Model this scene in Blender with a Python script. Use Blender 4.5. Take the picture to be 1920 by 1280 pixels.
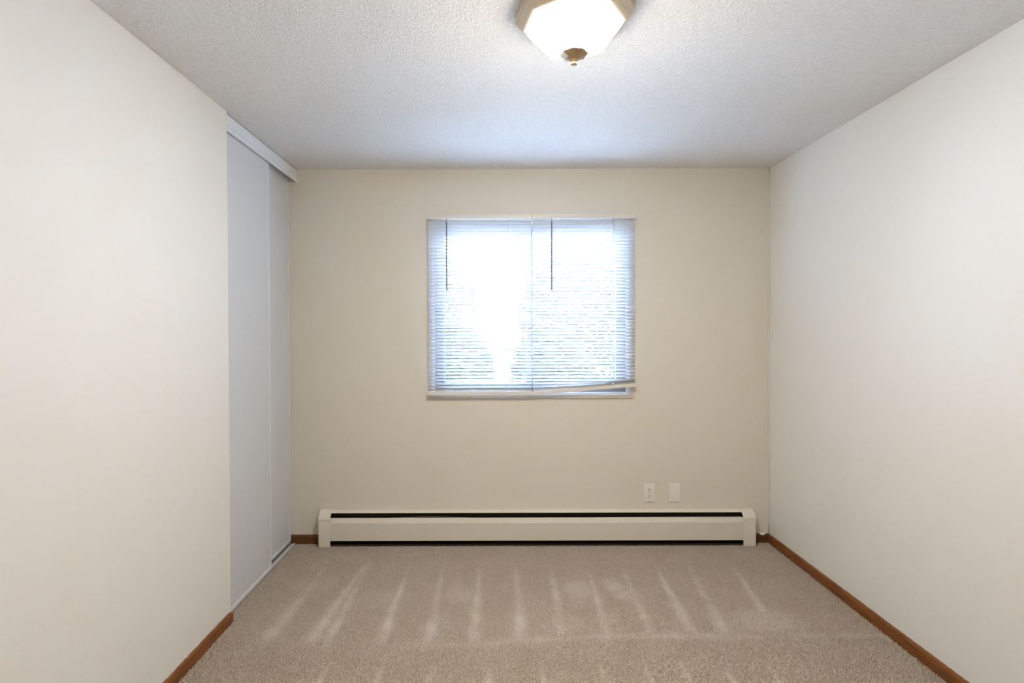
import bpy, bmesh, math, random
import numpy as np
from mathutils import Vector, Matrix

for o in list(bpy.data.objects):
    bpy.data.objects.remove(o)
S = bpy.context.scene
COL = S.collection
R = math.radians

# ------------------------------------------------------------------ camera
CAM_Z = 1.361
pit, yaw, rol = -0.0102, -0.0013, 0.003
def m3(a): return Matrix(a)
Ry = m3([[math.cos(yaw), -math.sin(yaw), 0], [math.sin(yaw), math.cos(yaw), 0], [0, 0, 1]])
Rp = m3([[1, 0, 0], [0, math.cos(pit), math.sin(pit)], [0, -math.sin(pit), math.cos(pit)]])
Rr = m3([[math.cos(rol), 0, -math.sin(rol)], [0, 1, 0], [math.sin(rol), 0, math.cos(rol)]])
M = Rr @ Rp @ Ry                      # rows: right, forward, up
right, fwd, up = M[0], M[1], M[2]
cd = bpy.data.cameras.new('camera')
cam = bpy.data.objects.new('camera', cd)
COL.objects.link(cam)
cam.matrix_world = Matrix([[right[0], up[0], -fwd[0], 0], [right[1], up[1], -fwd[1], 0],
                           [right[2], up[2], -fwd[2], CAM_Z], [0, 0, 0, 1]])
cd.sensor_fit = 'HORIZONTAL'
cd.sensor_width = 36
cd.lens = 18.75
cd.shift_x = 32.0 / 1920
cd.shift_y = -11.56 / 1920
cd.clip_start = 0.02
S.camera = cam

# ------------------------------------------------------------------ sky and exposure
SKY = 4.5
LAMP = 9.2
w = bpy.data.worlds.new('overcast_sky')
S.world = w
w.use_nodes = True
bg = w.node_tree.nodes['Background']
bg.inputs[0].default_value = (0.52, 0.68, 1.0, 1)
bg.inputs[1].default_value = SKY
vs = S.view_settings
vs.view_transform = 'Standard'
vs.look = 'None'
vs.exposure = 3.5
vs.gamma = 1.0
vs.use_curve_mapping = False

# ------------------------------------------------------------------ dimensions (metres)
YB = 3.394      # inner face of the window wall
YF = -0.42      # wall behind the viewer
XR = 1.741      # right wall
XL = -1.243     # left wall
YL = 2.483      # where the left wall stops and the closet opening begins
H = 2.38        # ceiling
WX0, WX1, WZ0, WZ1 = -0.405, 0.852, 0.946, 2.058    # window opening

# ------------------------------------------------------------------ material helpers
MATS = {}
def nodes_of(name):
    m = bpy.data.materials.new(name)
    m.use_nodes = True
    nt = m.node_tree
    b = nt.nodes['Principled BSDF']
    MATS[name] = m
    return m, nt, b
def L(nt, a, b): nt.links.new(a, b)
def noise(nt, scale, detail=3, rough=0.5, vec=None, dist=0.0):
    n = nt.nodes.new('ShaderNodeTexNoise')
    n.inputs['Scale'].default_value = scale
    n.inputs['Detail'].default_value = detail
    n.inputs['Roughness'].default_value = rough
    n.inputs['Distortion'].default_value = dist
    if vec is not None: L(nt, vec, n.inputs['Vector'])
    return n
def coords(nt, scale=(1, 1, 1)):
    g = nt.nodes.new('ShaderNodeNewGeometry')
    mp = nt.nodes.new('ShaderNodeMapping')
    mp.inputs['Scale'].default_value = scale
    L(nt, g.outputs['Position'], mp.inputs['Vector'])
    return mp.outputs['Vector']
def mixc(nt, fac, a, b):
    mx = nt.nodes.new('ShaderNodeMix')
    mx.data_type = 'RGBA'
    for s, v in ((6, a), (7, b)):
        if isinstance(v, tuple): mx.inputs[s].default_value = (*v, 1)
        else: L(nt, v, mx.inputs[s])
    if isinstance(fac, float): mx.inputs[0].default_value = fac
    else: L(nt, fac, mx.inputs[0])
    return mx.outputs[2]
def ramp(nt, val, lo, hi):
    r = nt.nodes.new('ShaderNodeMapRange')
    r.inputs[1].default_value = lo
    r.inputs[2].default_value = hi
    L(nt, val, r.inputs[0])
    return r.outputs[0]
def bump(nt, b, height, strength, dist):
    n = nt.nodes.new('ShaderNodeBump')
    n.inputs['Strength'].default_value = strength
    n.inputs['Distance'].default_value = dist
    L(nt, height, n.inputs['Height'])
    L(nt, n.outputs[0], b.inputs['Normal'])
def plain(name, col, rough=0.5, metal=0.0, spec=0.5, var=0.0, vscale=8.0, bmp=0.0, bscale=200.0):
    m, nt, b = nodes_of(name)
    b.inputs['Base Color'].default_value = (*col, 1)
    b.inputs['Roughness'].default_value = rough
    b.inputs['Metallic'].default_value = metal
    b.inputs['Specular IOR Level'].default_value = spec
    if var or bmp: v = coords(nt)
    if var:
        n = noise(nt, vscale, 4, 0.6, v)
        L(nt, mixc(nt, ramp(nt, n.outputs[0], 0.3, 0.7), tuple(c * (1 - var) for c in col), tuple(min(1, c * (1 + var)) for c in col)), b.inputs['Base Color'])
    if bmp:
        n2 = noise(nt, bscale, 2, 0.5, v)
        bump(nt, b, n2.outputs[0], bmp, 0.002)
    return m

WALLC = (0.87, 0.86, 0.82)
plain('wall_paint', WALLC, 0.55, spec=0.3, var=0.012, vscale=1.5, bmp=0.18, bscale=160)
plain('backlit_wall_paint', (0.80, 0.745, 0.645), 0.55, spec=0.3, var=0.012, vscale=1.5, bmp=0.18, bscale=160)  # side wall paint, darker and creamier: the wall's backlit tone put into the colour
plain('closet_door_laminate', (0.70, 0.725, 0.76), 0.42, spec=0.4, var=0.01, vscale=3, bmp=0.05, bscale=300)
plain('white_enamel', (0.80, 0.845, 0.89), 0.35, var=0.01)
plain('track_grey', (0.42, 0.40, 0.37), 0.45, metal=0.4)
plain('heater_enamel', (0.80, 0.75, 0.65), 0.38, var=0.015, vscale=6)
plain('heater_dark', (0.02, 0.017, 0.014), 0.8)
plain('aluminium_fin', (0.10, 0.09, 0.08), 0.5, metal=0.6)
plain('plate_plastic', (0.89, 0.85, 0.80), 0.3)
plain('slot_dark', (0.03, 0.025, 0.02), 0.7)
plain('blind_rail', (0.80, 0.755, 0.69), 0.4)
plain('window_trim', (0.62, 0.55, 0.46), 0.45, var=0.06, vscale=30)
plain('window_vinyl', (0.78, 0.79, 0.80), 0.4)
plain('window_frame_backlit', (0.20, 0.21, 0.23), 0.45, metal=0.2)  # frame and sashes greyed, their backlit darkness put into the colour
plain('wand_plastic', (0.16, 0.16, 0.17), 0.2)
plain('cord', (0.70, 0.70, 0.72), 0.8)
plain('concrete', (0.55, 0.54, 0.51), 0.9, var=0.15, vscale=3)
plain('bark', (0.12, 0.08, 0.05), 0.9, var=0.3, vscale=40)
plain('leaf', (0.028, 0.033, 0.018), 0.7, spec=0.15, var=0.4, vscale=9)
plain('lamp_metal', (0.74, 0.64, 0.50), 0.38, metal=0.35, var=0.04, vscale=30)
plain('finial_metal', (0.46, 0.33, 0.20), 0.35, metal=0.5)
plain('caulk', (0.82, 0.77, 0.67), 0.5)

# ceiling: sprayed texture
m, nt, b = nodes_of('ceiling_texture')
v = coords(nt)
n1 = noise(nt, 125, 3, 0.6, v)
n2 = noise(nt, 260, 2, 0.5, v)
ad = nt.nodes.new('ShaderNodeMath'); ad.operation = 'MULTIPLY_ADD'
L(nt, n2.outputs[0], ad.inputs[0]); ad.inputs[1].default_value = 0.35; L(nt, n1.outputs[0], ad.inputs[2])
L(nt, mixc(nt, ramp(nt, n1.outputs[0], 0.35, 0.65), (0.84, 0.83, 0.82), (0.92, 0.91, 0.90)), b.inputs['Base Color'])
b.inputs['Roughness'].default_value = 0.9
b.inputs['Specular IOR Level'].default_value = 0.1
bump(nt, b, ad.outputs[0], 0.75, 0.008)

# carpet: "streak" is where the vacuum laid the pile over, "tone" is tuft to tuft variation
m, nt, b = nodes_of('carpet')
at = nt.nodes.new('ShaderNodeAttribute'); at.attribute_name = 'streak'
v = coords(nt)
tn = nt.nodes.new('ShaderNodeAttribute'); tn.attribute_name = 'tone'
n1 = noise(nt, 210, 2, 0.6, v)
n2 = noise(nt, 5, 4, 0.6, v)
c0 = mixc(nt, ramp(nt, n1.outputs[0], 0.32, 0.68), (0.57, 0.47, 0.385), (0.90, 0.77, 0.66))
c1 = mixc(nt, ramp(nt, n2.outputs[0], 0.35, 0.65), (0.65, 0.545, 0.45), (0.80, 0.685, 0.585))
c2 = mixc(nt, 0.35, c0, c1)
c2 = mixc(nt, 0.30, c2, mixc(nt, tn.outputs['Fac'], (0.42, 0.34, 0.275), (1.0, 0.88, 0.77)))
c3 = mixc(nt, at.outputs['Fac'], c2, (0.95, 0.87, 0.80))
L(nt, c3, b.inputs['Base Color'])
b.inputs['Roughness'].default_value = 0.95
b.inputs['Specular IOR Level'].default_value = 0.05
bump(nt, b, n1.outputs[0], 0.8, 0.006)

# stained wood trim, grain along the run
def wood(name, sc, k):
    m, nt, b = nodes_of(name)
    v = coords(nt, sc)
    n1 = noise(nt, 6, 6, 0.65, v, 0.6)
    n2 = noise(nt, 30, 3, 0.6, v)
    g = lambda *q: tuple(x_ * k for x_ in q)
    c = mixc(nt, ramp(nt, n1.outputs[0], 0.3, 0.7), g(0.115, 0.035, 0.007), g(0.31, 0.108, 0.022))
    c = mixc(nt, ramp(nt, n2.outputs[0], 0.55, 0.8), c, g(0.40, 0.165, 0.050))
    L(nt, c, b.inputs['Base Color'])
    b.inputs['Roughness'].default_value = 0.38
    bump(nt, b, n2.outputs[0], 0.25, 0.001)
wood('stained_wood_y', (14, 1.2, 14), 1.0)
wood('stained_wood_x_shaded', (1.2, 14, 14), 0.55)  # same stain darkened: weaker light on the window wall put into the colour

# blind slats: thin painted metal / vinyl that glows with daylight behind
m, nt, b = nodes_of('blind_slat')
b.inputs['Base Color'].default_value = (0.78, 0.78, 0.79, 1)
b.inputs['Roughness'].default_value = 0.4
tr = nt.nodes.new('ShaderNodeBsdfTranslucent'); tr.inputs[0].default_value = (0.88, 0.90, 0.95, 1)
ms = nt.nodes.new('ShaderNodeMixShader'); ms.inputs[0].default_value = 0.08
L(nt, b.outputs[0], ms.inputs[1]); L(nt, tr.outputs[0], ms.inputs[2])
L(nt, ms.outputs[0], nt.nodes['Material Output'].inputs[0])

# pane: clear thin glass
m, nt, b = nodes_of('window_glass')
nt.nodes.remove(b)
tp = nt.nodes.new('ShaderNodeBsdfTransparent'); tp.inputs[0].default_value = (0.93, 0.96, 0.96, 1)
gl = nt.nodes.new('ShaderNodeBsdfGlossy'); gl.inputs['Roughness'].default_value = 0.02
fr = nt.nodes.new('ShaderNodeFresnel'); fr.inputs[0].default_value = 1.45
ms = nt.nodes.new('ShaderNodeMixShader')
L(nt, fr.outputs[0], ms.inputs[0]); L(nt, tp.outputs[0], ms.inputs[1]); L(nt, gl.outputs[0], ms.inputs[2])
L(nt, ms.outputs[0], nt.nodes['Material Output'].inputs[0])

# lit frosted glass of the lamp
m, nt, b = nodes_of('lit_frosted_glass')
b.inputs['Base Color'].default_value = (0.9, 0.87, 0.8, 1)
b.inputs['Roughness'].default_value = 0.35
b.inputs['Emission Color'].default_value = (1.0, 0.93, 0.81, 1)
v = coords(nt)                      # brighter low down, round the bulbs, dimmer up by the rim
sx = nt.nodes.new('ShaderNodeSeparateXYZ'); L(nt, v, sx.inputs[0])
mr = nt.nodes.new('ShaderNodeMapRange')
mr.inputs[1].default_value = 2.274; mr.inputs[2].default_value = 2.296
mr.inputs[3].default_value = LAMP * 2.1; mr.inputs[4].default_value = LAMP * 0.09
L(nt, sx.outputs[2], mr.inputs[0]); L(nt, mr.outputs[0], b.inputs['Emission Strength'])

# ------------------------------------------------------------------ mesh helpers
def tag(o, label=None, cat=None, group=None, kind=None):
    if label: o['label'] = label
    if cat: o['category'] = cat
    if group: o['group'] = group
    if kind: o['kind'] = kind
    return o
def empty(name, loc):
    o = bpy.data.objects.new(name, None)
    o.location = loc
    o.empty_display_size = 0.05
    COL.objects.link(o)
    return o
def link(name, me, mat, parent=None):
    o = bpy.data.objects.new(name, me)
    if mat and not me.materials: me.materials.append(MATS[mat])
    COL.objects.link(o)
    if parent:
        o.parent = parent
        o.matrix_parent_inverse = Matrix.Translation(-Vector(world_loc(parent)))
    return o
def world_loc(o):
    v = Vector(o.location)
    if o.parent: v = v + (o.matrix_parent_inverse.translation + world_loc(o.parent))
    return v
def obj(name, bm, mat, parent=None, smooth=False, angle=None):
    """one mesh object; vertices are given in world coordinates"""
    bmesh.ops.recalc_face_normals(bm, faces=bm.faces)
    me = bpy.data.meshes.new(name)
    bm.to_mesh(me); bm.free()
    if smooth:
        for p in me.polygons: p.use_smooth = True
        if angle: me.set_sharp_from_angle(angle=R(angle))
    return link(name, me, mat, parent)
def box(bm, x0, x1, y0, y1, z0, z1, bev=0.0, seg=2):
    g = bmesh.ops.create_cube(bm, size=1)
    for vv in g['verts']:
        vv.co = Vector((x0 + (vv.co.x + .5) * (x1 - x0), y0 + (vv.co.y + .5) * (y1 - y0), z0 + (vv.co.z + .5) * (z1 - z0)))
    if bev:
        es = list({e for vv in g['verts'] for e in vv.link_edges})
        bmesh.ops.bevel(bm, geom=es, offset=bev, segments=seg, profile=0.6, affect='EDGES')
    return bm
def B(*a, bev=0.0, seg=2): return box(bmesh.new(), *a, bev=bev, seg=seg)
def prism(bm, prof, axis, a, b, caps=True):
    """closed 2D profile swept along x ('x': profile is (y,z)) or y ('y': profile is (x,z))"""
    def pt(t, p): return (t, p[0], p[1]) if axis == 'x' else (p[0], t, p[1])
    va = [bm.verts.new(pt(a, p)) for p in prof]
    vb = [bm.verts.new(pt(b, p)) for p in prof]
    n = len(prof)
    for i in range(n):
        bm.faces.new((va[i], va[(i + 1) % n], vb[(i + 1) % n], vb[i]))
    if caps:
        bm.faces.new(va); bm.faces.new(vb)
    return bm
def sheet(bm, prof, axis, a, b, th, n=1):
    """open 2D profile given thickness th, swept"""
    pts = [Vector(p) for p in prof]
    off = []
    for i, p in enumerate(pts):
        d = (pts[min(i + 1, len(pts) - 1)] - pts[max(i - 1, 0)]).normalized()
        off.append(p + Vector((-d.y, d.x)) * th)
    return prism(bm, [tuple(p) for p in pts] + [tuple(p) for p in reversed(off)], axis, a, b)
def tube(bm, pts, r, n=8):
    pts = [Vector(p) for p in pts]
    rings = []
    for i, p in enumerate(pts):
        d = (pts[min(i + 1, len(pts) - 1)] - pts[max(i - 1, 0)]).normalized()
        a = d.orthogonal().normalized(); c = d.cross(a)
        rings.append([bm.verts.new(p + (a * math.cos(t * 2 * math.pi / n) + c * math.sin(t * 2 * math.pi / n)) * r) for t in range(n)])
    for q in range(len(rings) - 1):
        for t in range(n):
            bm.faces.new((rings[q][t], rings[q][(t + 1) % n], rings[q + 1][(t + 1) % n], rings[q + 1][t]))
    bm.faces.new(rings[0]); bm.faces.new(rings[-1])
    return bm
def lathe(bm, prof, c, n=32, rot=0.0, closed=False):
    """prof: (radius, z) list round a vertical axis through c"""
    rings = []
    for r, z in prof:
        if r < 1e-6:
            rings.append([bm.verts.new((c[0], c[1], c[2] + z))])
        else:
            rings.append([bm.verts.new((c[0] + r * math.cos(rot + t * 2 * math.pi / n), c[1] + r * math.sin(rot + t * 2 * math.pi / n), c[2] + z)) for t in range(n)])
    pr = list(zip(rings[:-1], rings[1:]))
    if closed: pr.append((rings[-1], rings[0]))
    for a, b in pr:
        for t in range(n):
            u = (t + 1) % n
            if len(a) == 1 and len(b) == 1: continue
            if len(a) == 1: bm.faces.new((a[0], b[u], b[t]))
            elif len(b) == 1: bm.faces.new((a[t], a[u], b[0]))
            else: bm.faces.new((a[t], a[u], b[u], b[t]))
    return bm

# ------------------------------------------------------------------ the room shell
random.seed(4)
# vacuum streaks on the carpet: (x at far end, y far, x at near end, y near, near half width)
STREAKS = [(-0.97, 3.20, -1.01, 2.31, .040), (-0.745, 3.22, -0.82, 2.30, .034), (-0.745, 3.22, -0.735, 2.28, .022),
           (-0.50, 3.13, -0.505, 2.31, .030), (-0.30, 3.15, -0.30, 2.30, .030), (-0.09, 3.15, -0.105, 2.31, .032),
           (0.12, 3.15, 0.10, 2.33, .034), (0.325, 3.15, 0.286, 2.36, .032), (0.53, 3.09, 0.495, 2.37, .028),
           (0.735, 3.15, 0.69, 2.37, .026), (0.93, 3.14, 0.875, 2.37, .028), (1.13, 3.18, 1.02, 2.37, .034), (1.38, 3.14, 1.28, 2.50, .028),
           (0.42, 2.22, 0.415, 1.75, .030), (0.60, 2.19, 0.60, 1.75, .026), (0.75, 2.23, 0.76, 1.75, .028),
           (0.925, 2.19, 0.90, 1.75, .026), (1.10, 2.19, 1.08, 1.75, .026), (-0.46, 2.21, -0.47, 1.75, .028),
           (-0.26, 2.25, -0.265, 1.75, .026), (-0.03, 2.18, -0.03, 1.75, .030), (0.18, 2.2, 0.18, 1.75, .022), (-0.68, 2.2, -0.69, 1.75, .026)]
BLOBS = [(0.42, 2.78, .075, .10, .55), (0.62, 2.83, .06, .09, .6), (0.67, 2.72, .08, .06, .6), (-0.19, 2.75, .08, .09, .35), (0.52, 2.50, .05, .08, .35),
         (1.25, 2.48, .16, .10, .45), (-0.98, 2.85, .12, .12, .3), (0.30, 2.45, .12, .08, .25), (-0.6, 2.7, .15, .08, .2)]
_rs = np.random.RandomState(7)
_wob = [(_rs.uniform(-6, 6), _rs.uniform(-6, 6), _rs.uniform(0, 6.28)) for _ in range(10)]
_fin = [(_rs.uniform(-45, 45), _rs.uniform(-45, 45), _rs.uniform(0, 6.28)) for _ in range(14)]
def streak(x, y):
    s = np.zeros_like(x)
    wv = sum(np.sin(a * x + b_ * y + c) for a, b_, c in _wob) / 4.0
    fv = sum(np.sin(a * x + b_ * y + c) for a, b_, c in _fin) / 4.0
    for xa, ya, xb, yb, hw in STREAKS:
        t = (ya - y) / (ya - yb)
        cx = xa + (xb - xa) * t + 0.008 * wv
        wd = 0.006 + hw * np.clip(t, 0, 1) * 0.8
        f = np.exp(-((x - cx) / wd) ** 2) * np.clip(t * 3, 0, 1) * np.clip((1.04 - t) * 12, 0, 1)
        s = np.maximum(s, f * (0.75 + 0.25 * fv))
    tl = 2.29 + 0.06 * np.clip((x + 0.1) / 0.5, 0, 1) + 0.012 * wv
    f = np.exp(-((y - tl) / 0.022) ** 2) * np.clip((x + 0.55) * 3, 0, 1) * 0.5
    s = np.maximum(s, f * (0.8 + .3 * fv))
    for bx_, by_, rx, ry, k in BLOBS:
        q = np.sqrt(((x - bx_) / rx) ** 2 + ((y - by_) / ry) ** 2) + 0.12 * fv
        s = np.maximum(s, k * np.clip((1.3 - q) * 1.4, 0, 1))
    s = s + 0.10 * wv + 0.05 * fv
    return np.clip(s * 0.72, 0, 1)

# floor: a fine grid carrying the streak attribute
def floor():
    xs = np.linspace(-2.05, XR + 0.1, 190); ys = np.linspace(YF - 0.1, YB + 0.1, 200)
    gx, gy = np.meshgrid(xs, ys)
    co = np.stack([gx.ravel(), gy.ravel(), np.full(gx.size, -0.002)], 1)
    nx, ny = len(xs), len(ys)
    i = np.arange(nx * ny).reshape(ny, nx)
    q = np.stack([i[:-1, :-1], i[:-1, 1:], i[1:, 1:], i[1:, :-1]], -1).reshape(-1, 4)
    me = bpy.data.meshes.new('floor')
    me.from_pydata(co.tolist(), [], q.tolist())
    a = me.attributes.new('streak', 'FLOAT', 'POINT')
    a.data.foreach_set('value', streak(co[:, 0], co[:, 1]).astype(np.float32))
    a = me.attributes.new('tone', 'FLOAT', 'POINT')
    a.data.foreach_set('value', np.full(len(co), .5, np.float32))
    o = link('floor', me, 'carpet')
    return tag(o, 'beige wall-to-wall carpet with pale vacuum streaks', 'floor', kind='structure')
FLOOR = floor()

def pile():
    rs = np.random.RandomState(11)
    st = 0.0052
    xs = np.arange(-1.282, XR - 0.008, st); ys = np.arange(1.30, YB - 0.014, st)
    gx, gy = np.meshgrid(xs, ys)
    x = gx.ravel() + rs.uniform(-.5, .5, gx.size) * st
    y = gy.ravel() + rs.uniform(-.5, .5, gx.size) * st
    keep = (x > np.where(y < YL - 0.01, XL + 0.010, -1.281)) & (x < XR - 0.010)
    x, y = x[keep], y[keep]
    n = x.size
    s = streak(x, y)
    h = 0.0065 + rs.uniform(-.0022, .0028, n)
    r = 0.0030 + rs.uniform(-.0006, .0008, n)
    a0 = rs.uniform(0, 6.283, n)
    la = rs.uniform(0, 6.283, n); ll = rs.uniform(0, .003, n)
    lx = np.cos(la) * ll; ly = np.sin(la) * ll + 0.003 * (s - .3)
    co = np.zeros((n, 6, 3))
    for k in range(3):
        t = a0 + k * 2.0944
        co[:, k] = np.stack([x + r * np.cos(t), y + r * np.sin(t), np.full(n, -.003)], 1)
        co[:, 3 + k] = np.stack([x + lx + .55 * r * np.cos(t + .5), y + ly + .55 * r * np.sin(t + .5), h - .003 + rs.uniform(-.001, .001, n)], 1)
    base = (np.arange(n) * 6)[:, None]
    tris = np.array([[0, 1, 4], [0, 4, 3], [1, 2, 5], [1, 5, 4], [2, 0, 3], [2, 3, 5], [3, 4, 5]])
    f = (base[:, :, None] + tris[None]).reshape(-1, 3)
    me = bpy.data.meshes.new('carpet_pile')
    nv, nf = n * 6, len(f)
    me.vertices.add(nv); me.vertices.foreach_set('co', co.ravel().astype(np.float32))
    me.loops.add(nf * 3); me.loops.foreach_set('vertex_index', f.ravel().astype(np.int32))
    me.polygons.add(nf); me.polygons.foreach_set('loop_start', (np.arange(nf) * 3).astype(np.int32))
    me.update(calc_edges=True)
    a = me.attributes.new('streak', 'FLOAT', 'POINT')
    a.data.foreach_set('value', np.repeat(s, 6).astype(np.float32))
    a = me.attributes.new('tone', 'FLOAT', 'POINT')
    a.data.foreach_set('value', np.repeat(rs.uniform(0, 1, n), 6).astype(np.float32))
    o = link('carpet_pile', me, 'carpet', FLOOR)
    o['kind'] = 'stuff'
PILE = True
if PILE: pile()

tag(obj('ceiling', B(-2.05, XR + .12, YF - .12, YB + .16, H, H + .12), 'ceiling_texture'),
    'off-white sprayed texture ceiling above the room', 'ceiling', kind='structure')
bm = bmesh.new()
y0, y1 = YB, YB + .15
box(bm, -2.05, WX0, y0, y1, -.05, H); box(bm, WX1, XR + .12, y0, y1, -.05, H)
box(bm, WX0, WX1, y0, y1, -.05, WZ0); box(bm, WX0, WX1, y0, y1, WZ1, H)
WB = tag(obj('wall_back', bm, 'backlit_wall_paint'), 'pale wall around the window, backlit tone in its colour', 'wall', kind='structure')
tag(obj('wall_right', B(XR, XR + .12, YF - .12, YB, -.05, H), 'wall_paint'), 'bare pale wall on the right side', 'wall', kind='structure')
tag(obj('wall_left', B(XL - .11, XL, YF - .12, YL, -.05, H, bev=.004), 'wall_paint'), 'bare pale wall on the left ending at the closet', 'wall', kind='structure')
tag(obj('wall_front', B(XL, XR, YF - .12, YF, -.05, H), 'wall_paint'), 'plain pale wall opposite the window', 'wall', kind='structure')
bm = bmesh.new()
box(bm, -2.05, -1.95, 1.75, YB, -.05, H); box(bm, -1.95, XL - .11, 1.75, 1.85, -.05, H)
tag(obj('wall_closet', bm, 'wall_paint'), 'pale inner walls of the closet behind its doors', 'wall', kind='structure')

# caulk bead up the right back corner
bm = bmesh.new()
tube(bm, [(XR - .0035 + .0006 * math.sin(i * 2.3), YB - .0015, .058 + i * (H - .058) / 24) for i in range(25)], .0034, 8)
tag(obj('trim_1', bm, 'caulk', smooth=True), 'thin pale caulk bead up the right rear corner', 'trim', kind='structure')
# raised ridge in the paint beside the window
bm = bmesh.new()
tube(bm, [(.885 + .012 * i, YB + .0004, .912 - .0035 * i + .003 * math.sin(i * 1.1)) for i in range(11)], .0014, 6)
obj('paint_ridge', bm, 'backlit_wall_paint', WB, smooth=True)

# ------------------------------------------------------------------ baseboards
BH, BT = .058, .012
def base_prof(sgn, x, BH=BH):       # rounded top edge; sgn = direction into the room
    p = [(0, -.004), (BT, -.004), (BT, BH - .016), (BT * .92, BH - .009), (BT * .68, BH - .0035), (BT * .3, BH - .0005), (0, BH)]
    return [(x + sgn * a, z) for a, z in p]
def baseboard(name, prof, axis, a, b, mat, label, chips=0.0, step=.012):
    bm = bmesh.new()
    n = max(2, int(abs(b - a) / step))
    rings = []
    for i in range(n + 1):
        t = a + (b - a) * i / n
        dz = -chips * max(0, random.gauss(0, 1)) if 0 < i < n else 0
        ring = []
        for q, p in enumerate(prof):
            z = p[1] + (dz if q >= len(prof) - 2 else 0)
            ring.append(bm.verts.new((t, p[0], z) if axis == 'x' else (p[0], t, z)))
        rings.append(ring)
    m_ = len(prof)
    for i in range(n):
        for q in range(m_):
            bm.faces.new((rings[i][q], rings[i][(q + 1) % m_], rings[i + 1][(q + 1) % m_], rings[i + 1][q]))
    bm.faces.new(rings[0]); bm.faces.new(rings[-1])
    return tag(obj(name, bm, mat, smooth=True, angle=40), label, 'baseboard', kind='structure')
baseboard('baseboard_right', base_prof(-1, XR), 'y', YF, YB - .0, 'stained_wood_y', 'brown stained wooden baseboard along the right wall', .0010)
bl = baseboard('baseboard_left', base_prof(1, XL, .053), 'y', YF, YL - .10, 'stained_wood_y', 'chipped brown wooden baseboard along the left wall', .0012)
# last short length of the left baseboard, rounded off at its end
def base_end():
    prof = base_prof(1, XL, .053); bm = bmesh.new(); rings = []
    for t, k in [(0, 1), (.06, 1), (.082, .98), (.094, .90), (.101, .74), (.105, .50), (.106, .3)]:
        rings.append([bm.verts.new((XL + (p[0] - XL) * (.35 + .65 * k), YL - .098 + t, -.004 + (p[1] + .004) * (.45 + .55 * k) - .0015)) for p in prof])
    m_ = len(prof)
    for i in range(len(rings) - 1):
        for q in range(m_): bm.faces.new((rings[i][q], rings[i][(q + 1) % m_], rings[i + 1][(q + 1) % m_], rings[i + 1][q]))
    bm.faces.new(rings[0]); bm.faces.new(rings[-1])
    obj('end_piece', bm, 'stained_wood_y', bl, smooth=True, angle=40)
base_end()
baseboard('baseboard_back', base_prof(-1, YB), 'x', -1.306, -1.10, 'stained_wood_x_shaded', 'short brown baseboard, darkened for shade, between closet track and heater', .0008)
bb = baseboard('baseboard_corner', base_prof(-1, YB), 'x', 1.60, XR - BT * .5, 'stained_wood_x_shaded', 'short brown baseboard, darkened for shade, between heater and right corner', .0004)
# drip of wall paint over the top of that short piece
bm = bmesh.new()
pts = []
for i in range(13):
    t = i / 12; pts.append((1.672 + .044 * t, BH + .004 - .012 * math.sin(math.pi * t) ** 1.0))
va = [bm.verts.new((x, YB - .0135, z)) for x, z in pts]; vb = [bm.verts.new((x, YB - .0135, BH + .004)) for x, z in pts]
vc = [bm.verts.new((x, YB - .001, BH + .006)) for x, z in pts]
for i in range(12):
    if i in (0, 11):
        pass
    bm.faces.new((va[i], va[i + 1], vb[i + 1], vb[i])); bm.faces.new((vb[i], vb[i + 1], vc[i + 1], vc[i]))
bmesh.ops.remove_doubles(bm, verts=bm.verts, dist=1e-5)
o = obj('paint_drip', bm, 'caulk', bb, smooth=True); o['label'] = 'pale wall paint run over the wood'

# ------------------------------------------------------------------ closet doors, track, valance
def closet_door(xf, ya, yb, z0, z1, label):
    root = empty('closet_door', (xf - .012, (ya + yb) / 2, z0))
    obj('panel', B(xf - .020, xf - .003, ya + .004, yb - .004, z0 + .006, z1), 'closet_door_laminate', root)
    for yy in (ya, yb - .008):
        obj('edge_stile', B(xf - .023, xf, yy, yy + .008, z0, z1, bev=.0015), 'white_enamel', root)
    obj('bottom_rail', B(xf - .023, xf + .0005, ya + .008, yb - .008, z0, z0 + .020, bev=.0015), 'white_enamel', root)
    return tag(root, label, 'door', 'sliding closet doors')
closet_door(-1.272, 2.05, 3.005, .0115, 2.335, 'smooth pale sliding closet door nearer the left wall')
closet_door(-1.309, 2.44, YB - .004, .018, 2.335, 'shadowed sliding closet door next to the window wall')
root = empty('floor_track', (-1.30, 2.9, 0))
obj('track_bed', B(-1.345, -1.2812, 1.9, YB - .013, -.003, .003), 'track_grey', root)
for x in (-1.2845, -1.2935, -1.3005):
    obj('track_lip', B(x, x + .0026, 1.9, YB - .013, 0, .010 if x > -1.29 else .007), 'white_enamel', root)
tag(root, 'white metal sliding track on the floor below the closet doors', 'track')
root = empty('closet_valance', (-1.27, 2.95, 2.30))
xv = -1.257
prof = [(xv - .012, H - .0045), (xv, H - .0045), (xv, 2.327), (xv - .003, 2.3255), (xv - .003, 2.3235), (xv, 2.322), (xv + .001, 2.306), (xv - .002, 2.3015), (xv - .008, 2.3015), (xv - .012, 2.306)]
obj('fascia', prism(bmesh.new(), prof, 'y', YL + .001, YB - .0005), 'white_enamel', root)
obj('head_track', B(-1.345, -1.272, 2.0, YB - .001, 2.338, H), 'white_enamel', root)
tag(root, 'white grooved valance hiding the closet door track at the ceiling', 'valance')

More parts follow.
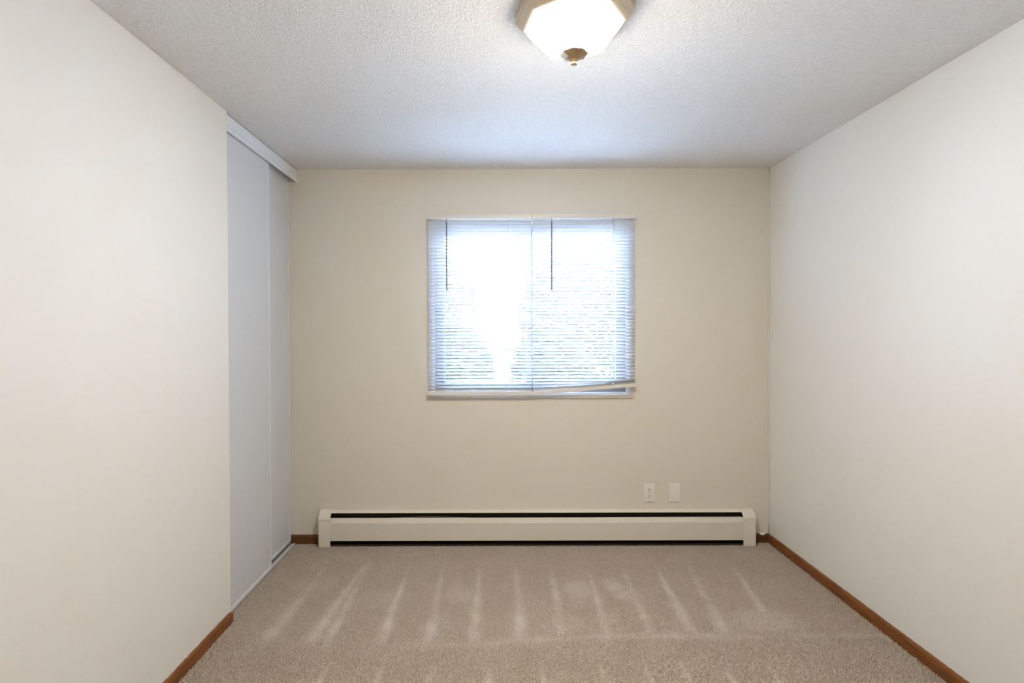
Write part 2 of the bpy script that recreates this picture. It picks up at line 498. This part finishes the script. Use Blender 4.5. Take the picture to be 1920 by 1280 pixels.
# ------------------------------------------------------------------ window
win = empty('window_1', ((WX0 + WX1) / 2, YB, WZ0))
tag(win, 'two-pane sliding window behind the blinds', 'window', kind='structure')
CW = .022
ox0, ox1, oz0, oz1 = WX0 - CW, WX1 + CW, WZ0 - CW, WZ1 + .012
yf = YB - .010
def miter(pa, pb, pc, pd):      # outer a-b, inner c-d (x,z), from wall face to yf
    bm = bmesh.new()
    f = [bm.verts.new((p[0], yf, p[1])) for p in (pa, pb, pc, pd)]
    k = [bm.verts.new((p[0], YB + .001, p[1])) for p in (pa, pb, pc, pd)]
    bm.faces.new(f); bm.faces.new(k[::-1])
    for i in range(4): bm.faces.new((f[i], f[(i + 1) % 4], k[(i + 1) % 4], k[i]))
    bmesh.ops.recalc_face_normals(bm, faces=bm.faces)
    bmesh.ops.bevel(bm, geom=list(bm.edges), offset=.0012, segments=1, affect='EDGES')
    obj('casing', bm, 'window_trim', win)
ix0, ix1, iz0, iz1 = WX0 + .001, WX1 - .001, WZ0 + .001, WZ1 - .001
miter((ox0, oz0), (ox1, oz0), (ix1, iz0), (ix0, iz0))
miter((ox1, oz0), (ox1, oz1), (ix1, iz1), (ix1, iz0))
miter((ox0, oz1), (ox0, oz0), (ix0, iz0), (ix0, iz1))
miter((ox1, oz1), (ox0, oz1), (ix0, iz1), (ix1, iz1))
# jamb liners
for a in ((WX0, WX0 + .012, WZ0, WZ1), (WX1 - .012, WX1, WZ0, WZ1), (WX0 + .012, WX1 - .012, WZ0, WZ0 + .012), (WX0 + .012, WX1 - .012, WZ1 - .012, WZ1)):
    obj('jamb', B(a[0], a[1], YB, YB + .149, a[2], a[3]), 'window_vinyl', win)
def ring(bm, x0, x1, z0, z1, t, ya, yb, bev=.002):
    box(bm, x0, x0 + t, ya, yb, z0, z1, bev, 1); box(bm, x1 - t, x1, ya, yb, z0, z1, bev, 1)
    box(bm, x0 + t, x1 - t, ya, yb, z0, z0 + t, bev, 1); box(bm, x0 + t, x1 - t, ya, yb, z1 - t, z1, bev, 1)
    return bm
fx0, fx1, fz0, fz1 = WX0 + .012, WX1 - .012, WZ0 + .012, WZ1 - .012
obj('outer_frame', ring(bmesh.new(), fx0, fx1, fz0, fz1, .022, YB + .055, YB + .135), 'window_frame_backlit', win)
for (x0, x1, ya) in ((fx0 + .02, .245, YB + .098), (.200, fx1 - .02, YB + .064)):
    s_ = obj('sash', ring(bmesh.new(), x0, x1, fz0 + .02, fz1 - .02, .040, ya, ya + .030), 'window_frame_backlit', win)
    obj('pane', B(x0 + .038, x1 - .038, ya + .013, ya + .017, fz0 + .058, fz1 - .058), 'window_glass', s_)

# ------------------------------------------------------------------ mini blinds
YS = 3.354
TILT = R(40)
def slat_mesh(length):
    bm = bmesh.new()
    wd, th, sag, n = .0252, .0005, .0016, 4
    top, bot = [], []
    for i in range(n + 1):
        u = i / n - .5
        c = sag * (1 - (2 * u) ** 2)
        # u=-.5 outer edge (low), u=.5 room-side edge (high)
        y = -u * wd * math.cos(TILT) - c * math.sin(TILT)
        z = u * wd * math.sin(TILT) - c * math.cos(TILT) * -1 * .0 + c * math.cos(TILT)
        y2 = y + th * math.sin(TILT); z2 = z - th * math.cos(TILT)
        top.append((y, z)); bot.append((y2, z2))
    prism(bm, top + bot[::-1], 'x', -length / 2, length / 2)
    bmesh.ops.recalc_face_normals(bm, faces=bm.faces)
    me = bpy.data.meshes.new('slat'); bm.to_mesh(me); bm.free()
    for p in me.polygons: p.use_smooth = True
    me.set_sharp_from_angle(angle=R(35))
    return me
PITCH = .02103
ZT = 2.035
def mini_blind(x0, x1, lift, wand_x, cords, label, loop):
    cx, ln = (x0 + x1) / 2, x1 - x0
    root = empty('mini_blind', (cx, YS, 2.081))
    tag(root, label, 'blind', 'mini blinds in the window')
    bm = bmesh.new()          # U-shaped head rail with a thin lip
    ya, yb = YS - .014, YS + .012
    prism(bm, [(ya, 2.0565), (ya, 2.081), (ya + .002, 2.0825), (yb - .002, 2.0825), (yb, 2.081), (yb, 2.0565)], 'x', x0, x1)
    obj('head_rail', bm, 'blind_rail', root)
    me = slat_mesh(ln - .002)
    N = 51
    for i in range(N):
        z = ZT - i * PITCH
        s_ = link('slat', me, 'blind_slat', root)
        ang = 0.0
        if lift:                       # the lowest slats ride up, stacked on the crooked bottom rail
            zr_ = max(z, .963 + lift + .014 + (N - 1 - i) * .004)
            ang = math.atan2(zr_ - z, ln)
            z = (z + zr_) / 2
        s_.location = (cx, YS, z)
        s_.rotation_euler = (0, -ang + random.uniform(-.0012, .0012), 0)
    zr = .963
    ang = math.atan2(lift, ln)
    bm = B(-ln / 2, ln / 2, -.011, .011, -.0115, .0095, bev=.003, seg=2)
    bmesh.ops.recalc_face_normals(bm, faces=bm.faces)
    me2 = bpy.data.meshes.new('bottom_rail'); bm.to_mesh(me2); bm.free()
    r_ = link('bottom_rail', me2, 'blind_rail', root)
    r_.location = (cx, YS, zr + lift / 2); r_.rotation_euler = (0, -ang, 0)
    for c in cords:
        zb = zr + .002 + lift * (c - x0) / ln
        obj('ladder_cord', tube(bmesh.new(), [(c, YS - .0105, 2.057), (c + .001, YS - .0105, 1.5), (c, YS - .0125, zb + .01), (c, YS - .0125, zb - .012)], .0008, 6), 'cord', root)
        obj('cord_plug', lathe(bmesh.new(), [(0, -.004), (.0045, -.004), (.0055, 0), (.0045, .004), (0, .004)], (c, YS - .011, zb + .001), 12), 'window_vinyl', r_)
    wd = obj('tilt_wand', tube(bmesh.new(), [(wand_x, YS - .022, 2.035), (wand_x - .001, YS - .022, 1.80), (wand_x - .0005, YS - .021, 1.607)], .0040, 6), 'wand_plastic', root, smooth=True, angle=20)
    obj('wand_hook', tube(bmesh.new(), [(wand_x, YS - .012, 2.062), (wand_x, YS - .020, 2.058), (wand_x, YS - .022, 2.045), (wand_x, YS - .022, 2.033)], .0014, 6), 'wand_plastic', wd)
    if loop:
        obj('lift_cord', tube(bmesh.new(), [(loop, YS - .016, 2.06), (loop + .0005, YS - .017, 2.0), (loop, YS - .017, 1.955)], .0017, 6), 'wand_plastic', root)
        obj('cord_tassel', lathe(bmesh.new(), [(0, .02), (.002, .02), (.0045, .002), (.004, 0), (0, 0)], (loop, YS - .017, 1.935), 12), 'window_vinyl', root)
    return root
mini_blind(-.425, .2285, 0, -.304, (-.276, .083), 'white mini blind hanging level on the left half of the window', None)
mini_blind(.2315, .877, .050, .352, (.377, .736), 'white mini blind whose bottom rail tilts up on the right half', .735)

# ------------------------------------------------------------------ baseboard heater
HX0, HX1 = -1.114, 1.625
CX0, CX1 = -1.040, 1.547
ht = empty('baseboard_heater', ((HX0 + HX1) / 2, YB - .035, 0))
tag(ht, 'long cream metal baseboard heater under the window', 'heater')
yw = YB - .001
def sh(name, prof, a, b, th, mat, ang=30): return obj(name, sheet(bmesh.new(), prof, 'x', a, b, th), mat, ht, smooth=True, angle=ang)
# back plate with the hood rolled forward at the top
sh('back_panel', [(yw - .001, .004), (yw - .001, .216), (yw - .006, .2185), (yw - .022, .2165), (yw - .036, .2095), (yw - .0375, .2065)], CX0 - .03, CX1 + .03, .0014, 'heater_enamel')
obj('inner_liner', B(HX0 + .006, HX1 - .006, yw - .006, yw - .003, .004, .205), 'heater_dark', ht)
obj('under_heater_shade', B(HX0 + .006, HX1 - .006, yw - .056, yw - .003, .010, .013), 'heater_dark', ht)  # added dark sheet over the carpet, stands for shade under the heater
# front cover: flat face, top folded back
sh('front_cover', [(yw - .058, .0395), (yw - .0645, .041), (yw - .0655, .152), (yw - .0555, .1805), (yw - .052, .1815)], CX0 - .03, CX1 + .03, -.0014, 'heater_enamel', 8)
# damper blade, sprung out of true along its left half
bm = bmesh.new()
rows = []
for i in range(41):
    t = i / 40; x = CX0 + .01 + (CX1 - CX0 - .02) * t
    dz = .0078 * math.exp(-((t - .24) / .085) ** 2) + .0035 * max(0, (t - .50)) / .5 * 1.5
    rows.append([bm.verts.new((x, yw - .053, .1805 + dz)), bm.verts.new((x, yw - .041, .1765 + dz * .8)), bm.verts.new((x, yw - .041, .1757 + dz * .8)), bm.verts.new((x, yw - .053, .1795 + dz))])
for a, b_ in zip(rows[:-1], rows[1:]):
    for q in range(4): bm.faces.new((a[q], a[(q + 1) % 4], b_[(q + 1) % 4], b_[q]))
bm.faces.new(rows[0]); bm.faces.new(rows[-1])
obj('damper_blade', bm, 'heater_enamel', ht)
obj('pipe', tube(bmesh.new(), [(HX0 + .01, yw - .032, .095), (HX1 - .01, yw - .032, .095)], .011, 14), 'aluminium_fin', ht, smooth=True, angle=40)
bm = bmesh.new()
for i in range(150):
    x = CX0 + .08 + i * (CX1 - CX0 - .16) / 149
    box(bm, x, x + .0006, yw - .055, yw - .008, .068, .122)
o = obj('fins', bm, 'aluminium_fin', ht); o['kind'] = 'stuff'
def end_cap(a, b, outer):
    # hollow pressed shell: closed outer side, front plate down to the floor, rounded hood on top
    prof = [(yw, .003), (yw - .0675, .003), (yw - .0685, .168), (yw - .0665, .1725), (yw - .064, .182), (yw - .052, .198), (yw - .036, .2115), (yw - .020, .2195), (yw, .2200)]
    bm = prism(bmesh.new(), prof, 'x', outer - .0012, outer + .0012)
    sheet(bm, [(yw - .0645, .003), (yw - .0675, .003), (yw - .0685, .168), (yw - .0665, .1725)], 'x', a, b, -.0016)
    c = obj('end_cap', bm, 'heater_enamel', ht, smooth=True, angle=35)
    obj('cap_hood', sheet(bmesh.new(), [(yw - .0695, .1690), (yw - .0700, .1740), (yw - .0665, .1840), (yw - .0535, .2000), (yw - .036, .2130), (yw - .020, .2207), (yw - .001, .2214)], 'x', a - .0005, b + .0005, -.0022), 'heater_enamel', c, smooth=True, angle=35)
end_cap(HX0, CX0, HX0 + .0012)
end_cap(CX1, HX1, HX1 - .0012)

# ------------------------------------------------------------------ outlet and blank plate
def plate(name, x0, x1, z0, z1, label, cat):
    root = empty(name, ((x0 + x1) / 2, YB, (z0 + z1) / 2))
    obj('cover_plate', B(x0, x1, YB - .006, YB + .0005, z0, z1, bev=.003, seg=3), 'plate_plastic', root, smooth=True, angle=35)
    tag(root, label, cat)
    return root
r1 = plate('wall_outlet', .941, 1.012, .262, .379, 'white duplex electrical outlet on the wall above the heater', 'outlet')
for zc in (.342, .300):
    bm = bmesh.new()
    prof = []
    cxo = .9765
    for i in range(24):
        t = i / 24 * 2 * math.pi
        prof.append((cxo + .0172 * math.cos(t), max(-.0125, min(.0125, .0172 * math.sin(t))) + zc))
    va = [bm.verts.new((x, YB - .0085, z)) for x, z in prof]; vb = [bm.verts.new((x, YB - .004, z)) for x, z in prof]
    for i in range(24): bm.faces.new((va[i], va[(i + 1) % 24], vb[(i + 1) % 24], vb[i]))
    bm.faces.new(va); bm.faces.new(vb)
    rc = obj('receptacle', bm, 'plate_plastic', r1)
    for dx, hh in ((-.0063, .0048), (.0063, .0040)):
        obj('slot', B(cxo + dx - .0016, cxo + dx + .0016, YB - .0089, YB - .008, zc + .0028 - hh, zc + .0028 + hh), 'slot_dark', rc)
    bm = bmesh.new()
    tube(bm, [(cxo, YB - .0089, zc - .0085), (cxo, YB - .008, zc - .0085)], .0027, 12)
    obj('ground_hole', bm, 'slot_dark', rc)
obj('screw', tube(bmesh.new(), [(.9765, YB - .0075, .321), (.9765, YB - .005, .321)], .003, 12), 'track_grey', r1)
r2 = plate('blank_plate', 1.102, 1.174, .262, .380, 'blank white wall plate to the right of the outlet', 'wall plate')
for zc in (.363, .279):
    obj('screw', tube(bmesh.new(), [(1.138, YB - .0070, zc), (1.138, YB - .005, zc)], .0028, 12), 'plate_plastic', r2)

# ------------------------------------------------------------------ ceiling lamp
LC = (.253, 1.715, H)
lamp = empty('ceiling_lamp', LC)
tag(lamp, 'lit octagonal flush ceiling lamp with brushed metal rim and finial', 'ceiling lamp')
K = 1 / math.cos(math.pi / 8)
ROT = R(191 + 22.5)
def oc(prof): return [(r * K, z) for r, z in prof]
obj('ceiling_pan', lathe(bmesh.new(), oc([(0, -.0005), (.172, -.0005), (.176, -.004), (.176, -.014), (.168, -.016), (0, -.016)]), LC, 8, ROT), 'lamp_metal', lamp)
obj('rim', lathe(bmesh.new(), oc([(.168, -.012), (.1765, -.015), (.1775, -.020), (.174, -.024), (.170, -.027), (.1655, -.035), (.160, -.042), (.153, -.047), (.148, -.049), (.145, -.046), (.145, -.02)]), LC, 8, ROT, closed=True), 'lamp_metal', lamp)
gp = [(.1445, -.040), (.1445, -.050), (.137, -.066), (.124, -.084), (.112, -.098), (.104, -.105), (.092, -.112), (.078, -.1185), (.062, -.125), (.050, -.1325), (.036, -.139), (.018, -.1415), (0, -.142)]
sd = obj('glass_shade', lathe(bmesh.new(), oc(gp), LC, 8, ROT), 'lit_frosted_glass', lamp)
fin = obj('finial_cap', lathe(bmesh.new(), oc([(0, -.138), (.042, -.138), (.0425, -.1405), (.034, -.1435), (.022, -.149), (.012, -.157), (.0075, -.164), (0, -.164)]), LC, 8, ROT), 'finial_metal', lamp)
obj('finial_knob', lathe(bmesh.new(), [(0, -.162), (.005, -.162), (.0055, -.166), (.010, -.1675), (.0115, -.170), (.010, -.173), (.006, -.1745), (0, -.175)], LC, 20), 'finial_metal', fin, smooth=True)

# ------------------------------------------------------------------ outside the window
tag(obj('ground_outside', B(-9, 9, YB + .15, 14, -.35, -.25), 'concrete'), 'pale paved ground outside the window', 'ground', kind='structure')
def shrub(x, y, rx, h, n, label, seed):
    rs = random.Random(seed)
    root = empty('shrub', (x, y, -.25))
    bm = bmesh.new()
    for i in range(n):
        while True:
            p = Vector((rs.uniform(-1, 1), rs.uniform(-1, 1), rs.uniform(-1, 1)))
            if .35 < p.length < 1: break
        c = Vector((x + p.x * rx, y + p.y * rx * .8, -.25 + h * .55 + p.z * h * .47))
        a = Vector((rs.uniform(-1, 1), rs.uniform(-1, 1), rs.uniform(-.6, .6))).normalized()
        b_ = a.orthogonal().normalized()
        l, wd = rs.uniform(.05, .095), rs.uniform(.022, .038)
        bm.faces.new([bm.verts.new(c - a * l), bm.verts.new(c + b_ * wd), bm.verts.new(c + a * l), bm.verts.new(c - b_ * wd)])
    f = obj('foliage', bm, 'leaf', root); f['kind'] = 'stuff'
    bm = bmesh.new()
    for i in range(5):
        t = rs.uniform(0, 6.28); q = Vector((math.cos(t), math.sin(t), 0)) * rx * .5
        tube(bm, [(x + q.x * .1, y + q.y * .1, -.26), (x + q.x * .5, y + q.y * .5, -.25 + h * .3), (x + q.x, y + q.y, -.25 + h * .7)], .012, 6)
    obj('stems', bm, 'bark', root)
    tag(root, label, 'shrub', 'shrubs outside the window')
shrub(-.55, 7.0, .53, 1.76, 2300, 'dark evergreen shrub outside seen through the left blind', 2)
shrub(.72, 6.9, .53, 1.70, 2300, 'dark evergreen shrub outside, middle one of the low row', 3)
shrub(1.99, 6.8, .53, 1.86, 2300, 'dark evergreen shrub outside, rightmost of the low row', 4)
shrub(1.55, 9.6, 1.15, 3.7, 6000, 'tall dark shrub outside rising behind the low row on the right', 5)
shrub(-.90, 9.8, .60, 3.0, 1500, 'tall slender loose shrub outside behind the low row on the left', 6)
